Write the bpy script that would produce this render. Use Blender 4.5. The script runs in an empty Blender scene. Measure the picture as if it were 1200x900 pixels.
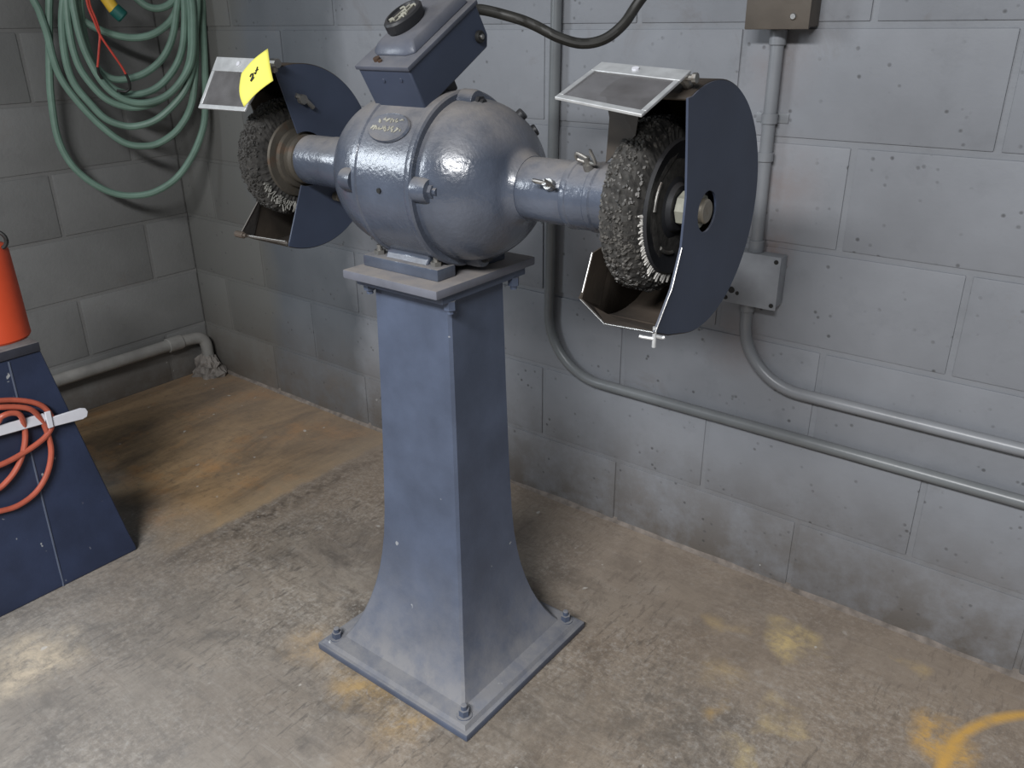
import bpy, bmesh, math, random
from mathutils import Vector, Matrix, noise

random.seed(7)
R = math.radians
S = bpy.context.scene
COL = S.collection

# ------------------------------------------------------------------ camera
FPX = 969.66
CAM = Vector((2.7281, -1.6240, 1.2088))
CROT = (1.158158, 0.009054, 0.657954)
cd = bpy.data.cameras.new('camera')
cd.sensor_fit = 'HORIZONTAL'; cd.sensor_width = 36.0
cd.lens = FPX / 1200 * 36.0
cd.clip_start = 0.02
cam = bpy.data.objects.new('camera', cd); COL.objects.link(cam)
cam.location = CAM; cam.rotation_euler = CROT
S.camera = cam

# ------------------------------------------------------------------ world, lights, exposure
w = bpy.data.worlds.new('workshop'); S.world = w; w.use_nodes = True
bg = w.node_tree.nodes['Background']
bg.inputs[0].default_value = (0.76, 0.86, 1.0, 1); bg.inputs[1].default_value = 0.115

def area(name, loc, target, sx, sy, power, col=(1, 1, 1)):
    l = bpy.data.lights.new(name, 'AREA'); l.shape = 'RECTANGLE'; l.size = sx; l.size_y = sy
    l.energy = power; l.color = col
    o = bpy.data.objects.new(name, l); COL.objects.link(o); o.location = loc
    o.rotation_euler = (Vector(target) - Vector(loc)).to_track_quat('-Z', 'Y').to_euler()
    return o
area('window_daylight', (0.02, -2.42, 1.80), (1.0, -2.32, 1.74), 0.9, 0.8, 34, (0.86, 0.93, 1.0))
area('ceiling_lamp', (2.60, -2.90, 2.35), (2.60, -2.89, 0.0), 1.5, 0.45, 188, (0.98, 0.985, 1.0))

S.view_settings.view_transform = 'Standard'
S.view_settings.look = 'None'
S.view_settings.gamma = 1
S.view_settings.use_curve_mapping = False
S.view_settings.exposure = 0.0

# ------------------------------------------------------------------ pixel -> point on a known plane
CM = cam.rotation_euler.to_matrix()
def ray(x, y): return CM @ Vector(((x - 600) / FPX, -(y - 450) / FPX, -1))
def plane(x, y, p0, n):
    d = ray(x, y); n = Vector(n)
    return CAM + d * ((Vector(p0) - CAM).dot(n) / d.dot(n))
def px_(x, y, X): return plane(x, y, (X, 0, 0), (1, 0, 0))
def py_(x, y, Y): return plane(x, y, (0, Y, 0), (0, 1, 0))
def pz_(x, y, Z): return plane(x, y, (0, 0, Z), (0, 0, 1))

# ------------------------------------------------------------------ materials
def newmat(name):
    m = bpy.data.materials.new(name); m.use_nodes = True
    nt = m.node_tree
    return m, nt, nt.nodes['Principled BSDF']
def nd(nt, t, **kw):
    n = nt.nodes.new(t)
    for k, v in kw.items():
        if k.startswith('i_'): n.inputs[k[2:].replace('_', ' ')].default_value = v
        else: setattr(n, k, v)
    return n
def mapr(nt, src, a, b, c=0.0, d=1.0):
    n = nd(nt, 'ShaderNodeMapRange'); n.clamp = True
    n.inputs['From Min'].default_value = a; n.inputs['From Max'].default_value = b
    n.inputs['To Min'].default_value = c; n.inputs['To Max'].default_value = d
    nt.links.new(src, n.inputs['Value']); return n.outputs[0]
def mth(nt, op, a, b=None):
    n = nd(nt, 'ShaderNodeMath', operation=op)
    for i, v in enumerate((a, b)):
        if v is None: continue
        if isinstance(v, (int, float)): n.inputs[i].default_value = v
        else: nt.links.new(v, n.inputs[i])
    return n.outputs[0]
def mix(nt, fac, a, b, blend='MIX'):
    n = nd(nt, 'ShaderNodeMix', data_type='RGBA', blend_type=blend)
    for idx, v in ((0, fac), (6, a), (7, b)):
        if isinstance(v, (int, float)): n.inputs[idx].default_value = v
        elif isinstance(v, tuple): n.inputs[idx].default_value = (*v, 1)
        else: nt.links.new(v, n.inputs[idx])
    return n.outputs[2]
def nz(nt, coord, scale, detail=3, rough=0.55, dist=0.0):
    n = nd(nt, 'ShaderNodeTexNoise'); n.inputs['Scale'].default_value = scale
    n.inputs['Detail'].default_value = detail; n.inputs['Roughness'].default_value = rough
    n.inputs['Distortion'].default_value = dist
    nt.links.new(coord, n.inputs['Vector']); return n.outputs[0]
def gpos(nt): return nd(nt, 'ShaderNodeNewGeometry').outputs['Position']
def upness(nt):
    g = nd(nt, 'ShaderNodeNewGeometry'); s = nd(nt, 'ShaderNodeSeparateXYZ')
    nt.links.new(g.outputs['Normal'], s.inputs[0]); return s.outputs['Z']
def bump(nt, b, h, strength, dist=0.002):
    n = nd(nt, 'ShaderNodeBump'); n.inputs['Strength'].default_value = strength
    n.inputs['Distance'].default_value = dist
    nt.links.new(h, n.inputs['Height']); nt.links.new(n.outputs[0], b.inputs['Normal'])

def painted(name, col, rough=0.45, dust=0.55, dustcol=(0.29, 0.26, 0.235), chips=0.0, bumpy=0.25, var=0.25, spec=0.5, d0=.25, d1=.95):
    m, nt, b = newmat(name); P = gpos(nt)
    n1 = nz(nt, P, 9, 4)
    c = mix(nt, mapr(nt, n1, .35, .7, 0, 1), tuple(x * (1 - var) for x in col), tuple(x * (1 + var) for x in col))
    if dust > 0:
        up = upness(nt); n2 = nz(nt, P, 22, 4, .65)
        f = mth(nt, 'MULTIPLY', mapr(nt, up, d0, d1, 0, dust), mapr(nt, n2, .25, .6, .35, 1))
        c = mix(nt, f, c, dustcol)
        nt.links.new(mapr(nt, f, 0, .6, rough, .85), b.inputs['Roughness'])
    else: b.inputs['Roughness'].default_value = rough
    if chips > 0:
        n3 = nz(nt, P, 42, 2, .5); n4 = nz(nt, P, 6, 2, .5)
        ff = mth(nt, 'MULTIPLY', mapr(nt, n3, .72, .75, 0, .8), mapr(nt, n4, .62 - chips * .3, .66 - chips * .2))
        c = mix(nt, ff, c, (.40, .41, .41))
    nt.links.new(c, b.inputs['Base Color'])
    b.inputs['Specular IOR Level'].default_value = spec
    if bumpy: bump(nt, b, nz(nt, P, 140, 3), bumpy, .0012)
    return m

def metal(name, col, rough=0.4, metallic=1.0, rust=0.0, rustcol=(.12, .055, .025), scale=40):
    m, nt, b = newmat(name); P = gpos(nt)
    c = mix(nt, mapr(nt, nz(nt, P, scale, 4), .3, .7), tuple(x * .7 for x in col), col)
    if rust: c = mix(nt, mapr(nt, nz(nt, P, scale * .6, 4), .62 - rust * .3, .72, 0, .85), c, rustcol)
    nt.links.new(c, b.inputs['Base Color'])
    b.inputs['Metallic'].default_value = metallic; b.inputs['Roughness'].default_value = rough
    bump(nt, b, nz(nt, P, 200, 2), .15, .001)
    return m
def plain(name, col, rough=0.6, var=.15, scale=30, bumpy=0):
    m, nt, b = newmat(name); P = gpos(nt)
    c = mix(nt, mapr(nt, nz(nt, P, scale, 3), .3, .7), tuple(x * (1 - var) for x in col), tuple(min(1, x * (1 + var)) for x in col))
    nt.links.new(c, b.inputs['Base Color']); b.inputs['Roughness'].default_value = rough
    if bumpy: bump(nt, b, nz(nt, P, 180, 2), bumpy, .001)
    return m

def wallmat(name, colA, colB, dirt=(.11, .095, .08), pits=True, dirtz=.34, dark_end_rust=False):
    m, nt, b = newmat(name); P = gpos(nt)
    c = mix(nt, mapr(nt, nz(nt, P, 2.2, 5, .6), .32, .68), colA, colB)
    c = mix(nt, mapr(nt, nz(nt, P, 11, 5, .7), .55, .75, 0, .25), c, tuple(x * .6 for x in colA))
    s = nd(nt, 'ShaderNodeSeparateXYZ'); nt.links.new(P, s.inputs[0])
    if dark_end_rust:      # the end bay next to the corner is toned darker, greener closest in
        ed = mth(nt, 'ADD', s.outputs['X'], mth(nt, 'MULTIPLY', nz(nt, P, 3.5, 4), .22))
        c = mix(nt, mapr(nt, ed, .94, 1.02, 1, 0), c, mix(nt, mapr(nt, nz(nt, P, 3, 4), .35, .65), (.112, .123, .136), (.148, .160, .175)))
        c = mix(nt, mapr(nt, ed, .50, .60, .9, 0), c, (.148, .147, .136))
    low = mapr(nt, s.outputs['Z'], 0.0, dirtz, 1, 0)
    f = mth(nt, 'MULTIPLY', low, mapr(nt, nz(nt, P, 9, 6, .7), .26, .58, .15, .95))
    c = mix(nt, f, c, dirt)
    # scuffs of grime across the paint
    c = mix(nt, mapr(nt, nz(nt, P, 4.5, 6, .75, .6), .60, .74, 0, .38), c, (.16, .135, .12))
    if pits:
        v = nd(nt, 'ShaderNodeTexVoronoi'); v.inputs['Scale'].default_value = 48
        nt.links.new(P, v.inputs['Vector'])
        pit = mapr(nt, v.outputs['Distance'], .10, .22, 1, 0)
        pit = mth(nt, 'MULTIPLY', pit, mapr(nt, nz(nt, P, 13, 2), .5, .62))
        c = mix(nt, mth(nt, 'MULTIPLY', pit, .7), c, (.06, .06, .06))
        h = mth(nt, 'SUBTRACT', mth(nt, 'MULTIPLY', nz(nt, P, 90, 4, .6), .5), pit)
    else: h = nz(nt, P, 90, 4, .6)
    if dark_end_rust:      # rust that has run down from the boxes
        for q_, r_, k_ in ((py_(905, 215, 0), .12, .4), (py_(908, 292, 0), .05, .6), (py_(862, 398, 0), .10, .35), (py_(912, 80, 0), .09, .3)):
            d = nd(nt, 'ShaderNodeVectorMath', operation='DISTANCE'); nt.links.new(P, d.inputs[0]); d.inputs[1].default_value = q_
            c = mix(nt, mth(nt, 'MULTIPLY', mapr(nt, d.outputs['Value'], .01, r_, k_, 0), mapr(nt, nz(nt, P, 14, 5, .7), .32, .6, .2, 1)), c, (.20, .125, .095))
    # chipped paint flakes near the floor
    ch = mth(nt, 'MULTIPLY', mapr(nt, nz(nt, P, 42, 2, .5), .73, .75), mapr(nt, s.outputs['Z'], .05, .13, 1, 0))
    c = mix(nt, ch, c, (.62, .62, .6))
    nt.links.new(c, b.inputs['Base Color']); b.inputs['Roughness'].default_value = .55
    b.inputs['Specular IOR Level'].default_value = .35
    bump(nt, b, h, .35, .0025)
    return m

def floormat():
    m, nt, b = newmat('concrete_floor'); P = gpos(nt)
    # wobble the coordinates so stains get ragged edges
    nn = nd(nt, 'ShaderNodeTexNoise'); nn.inputs['Scale'].default_value = 9; nn.inputs['Detail'].default_value = 5
    nt.links.new(P, nn.inputs['Vector'])
    sub = nd(nt, 'ShaderNodeVectorMath', operation='SUBTRACT'); nt.links.new(nn.outputs['Color'], sub.inputs[0]); sub.inputs[1].default_value = (.5, .5, .5)
    sc = nd(nt, 'ShaderNodeVectorMath', operation='SCALE'); nt.links.new(sub.outputs[0], sc.inputs[0]); sc.inputs['Scale'].default_value = .19
    ad = nd(nt, 'ShaderNodeVectorMath', operation='ADD'); nt.links.new(P, ad.inputs[0]); nt.links.new(sc.outputs[0], ad.inputs[1])
    Q = ad.outputs[0]
    s = nd(nt, 'ShaderNodeSeparateXYZ'); nt.links.new(P, s.inputs[0])
    sq = nd(nt, 'ShaderNodeSeparateXYZ'); nt.links.new(Q, sq.inputs[0])
    def dist(p, stretch=None):
        d = nd(nt, 'ShaderNodeVectorMath', operation='DISTANCE'); nt.links.new(Q, d.inputs[0]); d.inputs[1].default_value = (p[0], p[1], 0)
        return d.outputs['Value']
    c = mix(nt, mapr(nt, nz(nt, P, 2.6, 6, .65), .3, .7), (.185, .152, .120), (.30, .262, .215))
    # trowel / drag streaks running across the slab
    mp = nd(nt, 'ShaderNodeMapping'); mp.inputs['Rotation'].default_value = (0, 0, R(52)); mp.inputs['Scale'].default_value = (2.2, 15, 1)
    nt.links.new(P, mp.inputs['Vector'])
    st = nz(nt, mp.outputs[0], 2.2, 6, .7, .5)
    c = mix(nt, mapr(nt, st, .52, .72, 0, .5), c, (.085, .075, .064))
    c = mix(nt, mapr(nt, nz(nt, P, 5.5, 8, .74, .5), .49, .64, 0, .85), c, (.092, .079, .067))
    c = mix(nt, mapr(nt, nz(nt, P, 1.3, 4, .6), .52, .62, 0, .45), c, (.25, .19, .135))
    c = mix(nt, mapr(nt, st, .44, .28, 0, .4), c, (.36, .335, .30))
    c = mix(nt, mapr(nt, nz(nt, P, 18, 6, .75, .3), .56, .72, 0, .5), c, (.37, .345, .31))
    c = mix(nt, mapr(nt, nz(nt, P, 34, 4, .7), .6, .74, 0, .45), c, (.11, .095, .08))
    # fine grain, scuffs and grit
    g1 = nz(nt, P, 95, 4, .7, .2); g2 = nz(nt, P, 38, 5, .75, .3)
    mp2 = nd(nt, 'ShaderNodeMapping'); mp2.inputs['Rotation'].default_value = (0, 0, R(8)); mp2.inputs['Scale'].default_value = (28, 7, 1)
    nt.links.new(P, mp2.inputs['Vector']); g3 = nz(nt, mp2.outputs[0], 3.0, 5, .7, .4)
    pz2 = mapr(nt, nz(nt, P, 2.4, 3, .6, .3), .42, .58, .12, 1)
    def gm(v): return mth(nt, 'MULTIPLY', v, pz2)
    c = mix(nt, gm(mapr(nt, g1, .50, .66, 0, .5)), c, (.085, .075, .067))
    c = mix(nt, gm(mapr(nt, g1, .48, .34, 0, .42)), c, (.42, .40, .37))
    c = mix(nt, gm(mapr(nt, g2, .54, .68, 0, .45)), c, (.10, .088, .077))
    c = mix(nt, gm(mapr(nt, g2, .46, .32, 0, .4)), c, (.40, .375, .34))
    c = mix(nt, mth(nt, 'MULTIPLY', mapr(nt, g3, .53, .64, 0, .75), mapr(nt, nz(nt, P, 2.1, 3), .46, .56)), c, (.085, .073, .062))
    c = mix(nt, mapr(nt, nz(nt, P, 1.9, 6, .7, .6), .54, .68, 0, .55), c, (.10, .083, .068))
    # worn grey towards the open middle of the shop
    c = mix(nt, mapr(nt, mth(nt, 'SUBTRACT', sq.outputs['Y'], mth(nt, 'MULTIPLY', sq.outputs['X'], -.25)), -.35, -.75, 0, .35), c, (.27, .262, .25))
    # rusty brown slab in the corner, up to the joint about a metre from the left wall
    fx = mapr(nt, mth(nt, 'ADD', s.outputs['X'], mth(nt, 'MULTIPLY', nz(nt, P, 20, 3), .03)), .995, 1.012, 1, 0)
    fy = mapr(nt, sq.outputs['Y'], -.80, -.62, 0, 1)
    f = mth(nt, 'MULTIPLY', fx, fy)
    mp3 = nd(nt, 'ShaderNodeMapping'); mp3.inputs['Rotation'].default_value = (0, 0, R(-28)); mp3.inputs['Scale'].default_value = (5.5, 1.6, 1)
    nt.links.new(P, mp3.inputs['Vector'])
    br = mix(nt, mapr(nt, nz(nt, mp3.outputs[0], 1.0, 6, .68, .5), .36, .62), (.085, .056, .033), (.36, .235, .12))
    br = mix(nt, mapr(nt, nz(nt, P, 4, 5, .7), .54, .70, 0, .7), br, (.42, .20, .06))
    br = mix(nt, mapr(nt, nz(nt, P, 40, 5, .75), .52, .70, 0, .5), br, (.07, .05, .035))
    br = mix(nt, mapr(nt, sq.outputs['X'], .86, .97, 0, .5), br, (.40, .31, .20))
    c = mix(nt, mth(nt, 'MULTIPLY', f, .9), c, br)
    jn = mth(nt, 'MULTIPLY', mapr(nt, mth(nt, 'ABSOLUTE', mth(nt, 'SUBTRACT', s.outputs['X'], 1.035)), .01, .045, 1, 0), fy)
    c = mix(nt, mth(nt, 'MULTIPLY', jn, mapr(nt, nz(nt, P, 30, 4, .7), .42, .62, 0, .8)), c, (.065, .052, .042))
    # brownish tint along the long wall
    c = mix(nt, mapr(nt, sq.outputs['Y'], -.55, -.05, 0, .5), c, (.31, .245, .19))
    # ochre / yellow stains
    STN = mapr(nt, nz(nt, P, 26, 6, .75, .4), .36, .58, .12, 1)
    for (p, r0, r1, k, col) in STAINS:
        c = mix(nt, mth(nt, 'MULTIPLY', mapr(nt, dist(p), r0, r1, min(1, k * 1.3), 0), STN), c, col)
    # orange rust ring left by a drum
    d = nd(nt, 'ShaderNodeVectorMath', operation='DISTANCE'); nt.links.new(P, d.inputs[0]); d.inputs[1].default_value = (RING[0].x, RING[0].y, 0)
    rr = mth(nt, 'ABSOLUTE', mth(nt, 'SUBTRACT', d.outputs['Value'], RING[1]))
    ringm = mth(nt, 'MULTIPLY', mapr(nt, rr, .003, .016, .95, 0), mapr(nt, nz(nt, P, 16, 4), .3, .5, .35, 1))
    c = mix(nt, ringm, c, (.58, .34, .09))
    # pale paint flecks
    c = mix(nt, mth(nt, 'MULTIPLY', mapr(nt, nz(nt, P, 30, 2, .4), .71, .75, 0, .7), mapr(nt, nz(nt, P, 3.5, 2), .48, .56)), c, (.52, .50, .46))
    nt.links.new(c, b.inputs['Base Color'])
    nt.links.new(mapr(nt, st, .3, .7, .72, .5), b.inputs['Roughness'])
    b.inputs['Specular IOR Level'].default_value = .3
    hh = mth(nt, 'ADD', mth(nt, 'MULTIPLY', nz(nt, P, 70, 5, .7), .6), st)
    bump(nt, b, hh, .35, .003)
    return m

OCH = (.50, .36, .16)
STAINS = [(pz_(925, 752, 0), .012, .075, .85, (.55, .42, .20)), (pz_(918, 845, 0), .005, .05, .6, (.55, .42, .20)),
          (pz_(880, 882, 0), .0, .05, .7, (.58, .45, .2)), (pz_(828, 834, 0), .0, .035, .6, (.55, .36, .14)),
          (pz_(845, 735, 0), .0, .04, .45, OCH), (pz_(1062, 785, 0), .0, .035, .5, OCH),
          (pz_(840, 790, 0), .0, .06, .4, OCH), (pz_(1105, 870, 0), .01, .06, .8, (.55, .33, .10)),
          (pz_(425, 800, 0), .01, .09, .65, (.40, .27, .12)), (pz_(480, 845, 0), .0, .08, .6, (.40, .27, .12)),
          (pz_(370, 760, 0), .01, .09, .5, (.42, .30, .17)), (pz_(40, 775, 0), .02, .12, .7, (.52, .44, .33)),
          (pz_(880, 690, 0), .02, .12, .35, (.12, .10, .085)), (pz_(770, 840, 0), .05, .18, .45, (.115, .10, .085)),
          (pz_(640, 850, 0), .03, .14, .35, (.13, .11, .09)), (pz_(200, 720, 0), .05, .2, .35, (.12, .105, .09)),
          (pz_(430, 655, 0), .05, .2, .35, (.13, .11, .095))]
_ra = pz_(1121, 868, 0); _rb = pz_(1200, 838, 0); _rc = pz_(1104, 899, 0)
# circle through the three traced points of the ring
def circ(a, b, c):
    ax, ay, bx, by, cx, cy = a.x, a.y, b.x, b.y, c.x, c.y
    d = 2 * (ax * (by - cy) + bx * (cy - ay) + cx * (ay - by))
    ux = ((ax * ax + ay * ay) * (by - cy) + (bx * bx + by * by) * (cy - ay) + (cx * cx + cy * cy) * (ay - by)) / d
    uy = ((ax * ax + ay * ay) * (cx - bx) + (bx * bx + by * by) * (ax - cx) + (cx * cx + cy * cy) * (bx - ax)) / d
    o = Vector((ux, uy, 0)); return o, (Vector((ax, ay, 0)) - o).length
RING = circ(_ra, _rb, _rc)

M = {}
M['blue'] = painted('blue_grey_enamel', (.074, .093, .140), .42, .85, (.22, .215, .215), chips=.35, d0=.05, d1=.62, var=.18)
M['blue_dark'] = painted('blue_enamel_sheet', (.043, .056, .091), .5, .25, chips=.0, bumpy=.1, var=.12)
M['motor'] = painted('blue_grey_casting', (.070, .083, .113), .23, .9, (.20, .183, .17), chips=.0, bumpy=.55, spec=.9, d0=.35, d1=.9)
M['lid'] = painted('dusty_lid_enamel', (.075, .083, .108), .35, .6, (.185, .175, .17), bumpy=.3, d0=.3, d1=.95)
M['navy'] = painted('navy_enamel', (.022, .032, .068), .5, .35, chips=.5, var=.2)
M['dusty'] = painted('dusty_grey_plate', (.12, .125, .15), .6, .95, dustcol=(.235, .212, .195))
M['wall_r'] = wallmat('painted_block_light', (.198, .207, .224), (.268, .280, .303), dark_end_rust=True)
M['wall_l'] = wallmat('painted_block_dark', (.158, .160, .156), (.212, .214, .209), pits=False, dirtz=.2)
M['mortar_r'] = wallmat('painted_mortar_light', (.20, .209, .226), (.265, .277, .298), pits=False, dark_end_rust=True)
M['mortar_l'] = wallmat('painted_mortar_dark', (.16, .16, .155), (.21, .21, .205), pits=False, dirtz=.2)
M['floor'] = floormat()
M['steel'] = metal('bare_steel', (.55, .54, .52), .38)
M['dull_steel'] = metal('dull_steel', (.30, .29, .27), .5, .8, rust=.25)
M['rusty'] = metal('rusty_steel', (.13, .105, .085), .65, .5, rust=.7)
M['conduit'] = painted('grey_painted_conduit', (.215, .225, .24), .32, .15, bumpy=.1, var=.12)
M['conduit_dark'] = painted('dark_painted_conduit', (.165, .176, .182), .32, .1, bumpy=.1, var=.12)
M['pipe'] = painted('grey_painted_pipe', (.24, .235, .22), .5, .25, bumpy=.1)
M['box_grey'] = painted('grey_painted_box', (.28, .295, .32), .5, .2, bumpy=.15)
M['box_brown'] = painted('brown_stained_box', (.085, .070, .055), .55, .2, bumpy=.2)
M['hose'] = plain('green_rubber_hose', (.145, .235, .185), .5, .18, 14)
M['teal'] = plain('teal_plastic', (.01, .10, .085), .45)
M['yellow_plastic'] = plain('yellow_plastic', (.62, .40, .04), .4)
M['red_wire'] = plain('red_plastic_wire', (.52, .06, .04), .4)
M['black'] = plain('black_rubber', (.014, .014, .013), .55)
M['cable'] = plain('black_cable', (.022, .021, .018), .5, .3)
M['orange'] = plain('orange_plastic', (.62, .075, .025), .42, .12, 8)
M['cord'] = plain('orange_cord', (.42, .095, .055), .45, .15)
M['white'] = plain('white_plastic', (.62, .62, .66), .45, .05)
M['paper'] = plain('yellow_paper', (.86, .80, .14), .8, .06, 18)
M['ink'] = plain('black_ink', (.012, .012, .01), .7)
M['wheel'] = plain('black_abrasive', (.035, .033, .030), .85, .5, 120, .6)
M['bristle'] = plain('pale_bristle', (.60, .58, .54), .7, .2, 90)
M['hub'] = painted('black_hub_plate', (.020, .021, .024), .5, .12, bumpy=.2)
M['hub_tan'] = metal('tan_steel_flange', (.27, .245, .20), .5, .6, rust=.25)
M['hub_dirty'] = metal('dirty_steel_flange', (.11, .098, .080), .55, .5, rust=.3)
M['frame'] = metal('shield_aluminium', (.58, .59, .59), .42, .4)
M['inside'] = painted('sooty_rusty_sheet', (.038, .029, .021), .7, .3, dustcol=(.13, .10, .078), bumpy=.3, var=.5)
M['grout'] = plain('dirty_grout', (.17, .145, .125), .9, .35, 40, .5)
M['nut'] = plain('pale_spindle_nut', (.30, .30, .245), .55, .2, 40, .3)
M['inside_dusty'] = painted('dusty_guard_sheet', (.12, .11, .10), .7, .4, dustcol=(.16, .14, .125), bumpy=.3, var=.35)
M['navy_top'] = painted('dusty_navy_plate', (.045, .048, .065), .6, .9, dustcol=(.19, .18, .17), var=.4)
M['plaster'] = plain('crumbled_plaster', (.21, .19, .17), .9, .35, 40, .5)
M['brass'] = painted('worn_badge', (.34, .33, .27), .5, .2, bumpy=.5, var=.5)
def glassmat():
    m, nt, b = newmat('dirty_shield_glass'); P = gpos(nt)
    c = mix(nt, mapr(nt, nz(nt, P, 26, 4), .3, .7), (.10, .095, .095), (.17, .165, .168))
    nt.links.new(c, b.inputs['Base Color']); b.inputs['Roughness'].default_value = .25
    nt.links.new(mapr(nt, nz(nt, P, 12, 4), .3, .7, .50, .74), b.inputs['Alpha'])
    return m
M['glass'] = glassmat()

# ------------------------------------------------------------------ mesh helpers
class MB:
    def __init__(s): s.bm = bmesh.new()
    def box(s, lo, hi, bev=0.0, seg=2, mat=None):
        lo, hi = Vector(lo), Vector(hi); c = (lo + hi) / 2; d = hi - lo
        X = Matrix.Translation(c) @ Matrix.Diagonal((d.x, d.y, d.z, 1))
        r = bmesh.ops.create_cube(s.bm, size=1, matrix=X); vs = r['verts']
        if bev:
            es = list({e for v in vs for e in v.link_edges})
            rb = bmesh.ops.bevel(s.bm, geom=es, offset=bev, segments=seg, affect='EDGES', profile=.6)
            vs = list({v for f in rb['faces'] for v in f.verts} | {v for v in vs if v.is_valid})
        if mat is not None: bmesh.ops.transform(s.bm, matrix=mat, verts=vs)
        return s
    def grid(s, rows, closed_u=False, closed_v=False, cap=False):
        vv = [[s.bm.verts.new(p) for p in r] for r in rows]
        nr, nc = len(vv), len(vv[0])
        for i in range(nr if closed_v else nr - 1):
            for j in range(nc if closed_u else nc - 1):
                a, b = vv[i], vv[(i + 1) % nr]
                try: f = s.bm.faces.new((a[j], a[(j + 1) % nc], b[(j + 1) % nc], b[j]))
                except ValueError: pass
        if cap:
            s.bm.faces.new(list(reversed(vv[0]))); s.bm.faces.new(vv[-1])
        return s
    def lathe(s, prof, o, ax=(1, 0, 0), seg=48, jit=0.0, cap=True):
        ax = Vector(ax).normalized(); t = Vector((0, 0, 1)) if abs(ax.z) < .9 else Vector((0, 1, 0))
        u = ax.cross(t).normalized(); v = ax.cross(u).normalized(); o = Vector(o); rows = []
        for a, r in prof:
            rows.append([o + ax * (a + (random.uniform(-jit, jit) * .6 if jit else 0)) + (u * math.cos(2 * math.pi * k / seg) + v * math.sin(2 * math.pi * k / seg)) * (r + (random.uniform(-jit, jit) if jit else 0)) for k in range(seg)])
        s.grid(rows, closed_u=True, cap=cap); return s
    def cyl(s, a, b, r, seg=20, r2=None, bev=0.0):
        a, b = Vector(a), Vector(b); L = (b - a).length; r2 = r if r2 is None else r2
        pr = [(0, r), (L, r2)] if not bev else [(0, r - bev), (bev, r), (L - bev, r2), (L, r2 - bev)]
        return s.lathe(pr, a, b - a, seg)
    def tube(s, pts, r, seg=10, cap=True):
        pts = [Vector(p) for p in pts]; n = len(pts); rows = []; up = None
        for i, p in enumerate(pts):
            t = (pts[min(i + 1, n - 1)] - pts[max(i - 1, 0)]).normalized()
            if up is None:
                up = Vector((0, 0, 1)) if abs(t.z) < .9 else Vector((0, 1, 0))
            u = (up - t * up.dot(t)).normalized(); v = t.cross(u); up = u
            rr = r[i] if isinstance(r, (list, tuple)) else r
            rows.append([p + (u * math.cos(2 * math.pi * k / seg) + v * math.sin(2 * math.pi * k / seg)) * rr for k in range(seg)])
        return s.grid(rows, closed_u=True, cap=cap)
    def prism(s, pts, off):
        off = Vector(off); a = [s.bm.verts.new(Vector(p)) for p in pts]; b = [s.bm.verts.new(Vector(p) + off) for p in pts]; n = len(pts)
        s.bm.faces.new(a); s.bm.faces.new(list(reversed(b)))
        for i in range(n): s.bm.faces.new((a[i], b[i], b[(i + 1) % n], a[(i + 1) % n]))
        return s
    def build(s, name, mat, parent=None, origin=(0, 0, 0), smooth=30, bevel=0.0, solid=0.0):
        bmesh.ops.recalc_face_normals(s.bm, faces=s.bm.faces)
        bmesh.ops.translate(s.bm, verts=s.bm.verts, vec=-Vector(origin))
        me = bpy.data.meshes.new(name); s.bm.to_mesh(me); s.bm.free()
        me.materials.append(M[mat] if isinstance(mat, str) else mat)
        if smooth:
            me.polygons.foreach_set('use_smooth', [True] * len(me.polygons))
            try: me.set_sharp_from_angle(angle=R(smooth))
            except Exception: pass
        o = bpy.data.objects.new(name, me); COL.objects.link(o)
        if parent is not None: o.parent = parent
        else: o.location = origin
        if solid:
            k = o.modifiers.new('sheet', 'SOLIDIFY'); k.thickness = solid; k.offset = 0
        if bevel:
            k = o.modifiers.new('bevel', 'BEVEL'); k.width = bevel; k.segments = 2; k.limit_method = 'ANGLE'
        return o
def crv(pts, n=8):
    pts = [Vector(p) for p in pts]; out = []
    for i in range(len(pts) - 1):
        p0, p1, p2, p3 = pts[max(i - 1, 0)], pts[i], pts[i + 1], pts[min(i + 2, len(pts) - 1)]
        for k in range(n):
            t = k / n
            out.append(.5 * ((2 * p1) + (p2 - p0) * t + (2 * p0 - 5 * p1 + 4 * p2 - p3) * t * t + (-p0 + 3 * p1 - 3 * p2 + p3) * t ** 3))
    out.append(pts[-1]); return out
def tag(o, label=None, cat=None, group=None, kind=None):
    if label: o['label'] = label
    if cat: o['category'] = cat
    if group: o['group'] = group
    if kind: o['kind'] = kind
    return o
def empty(name, loc, label, cat, group=None):
    o = bpy.data.objects.new(name, None); COL.objects.link(o); o.location = loc; o.empty_display_size = .05
    return tag(o, label, cat, group)

# ------------------------------------------------------------------ the setting
fl = MB().box((-.25, -4.2, -.12), (5.2, .25, 0)).build('floor', 'floor', smooth=0); tag(fl, kind='structure')

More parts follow.
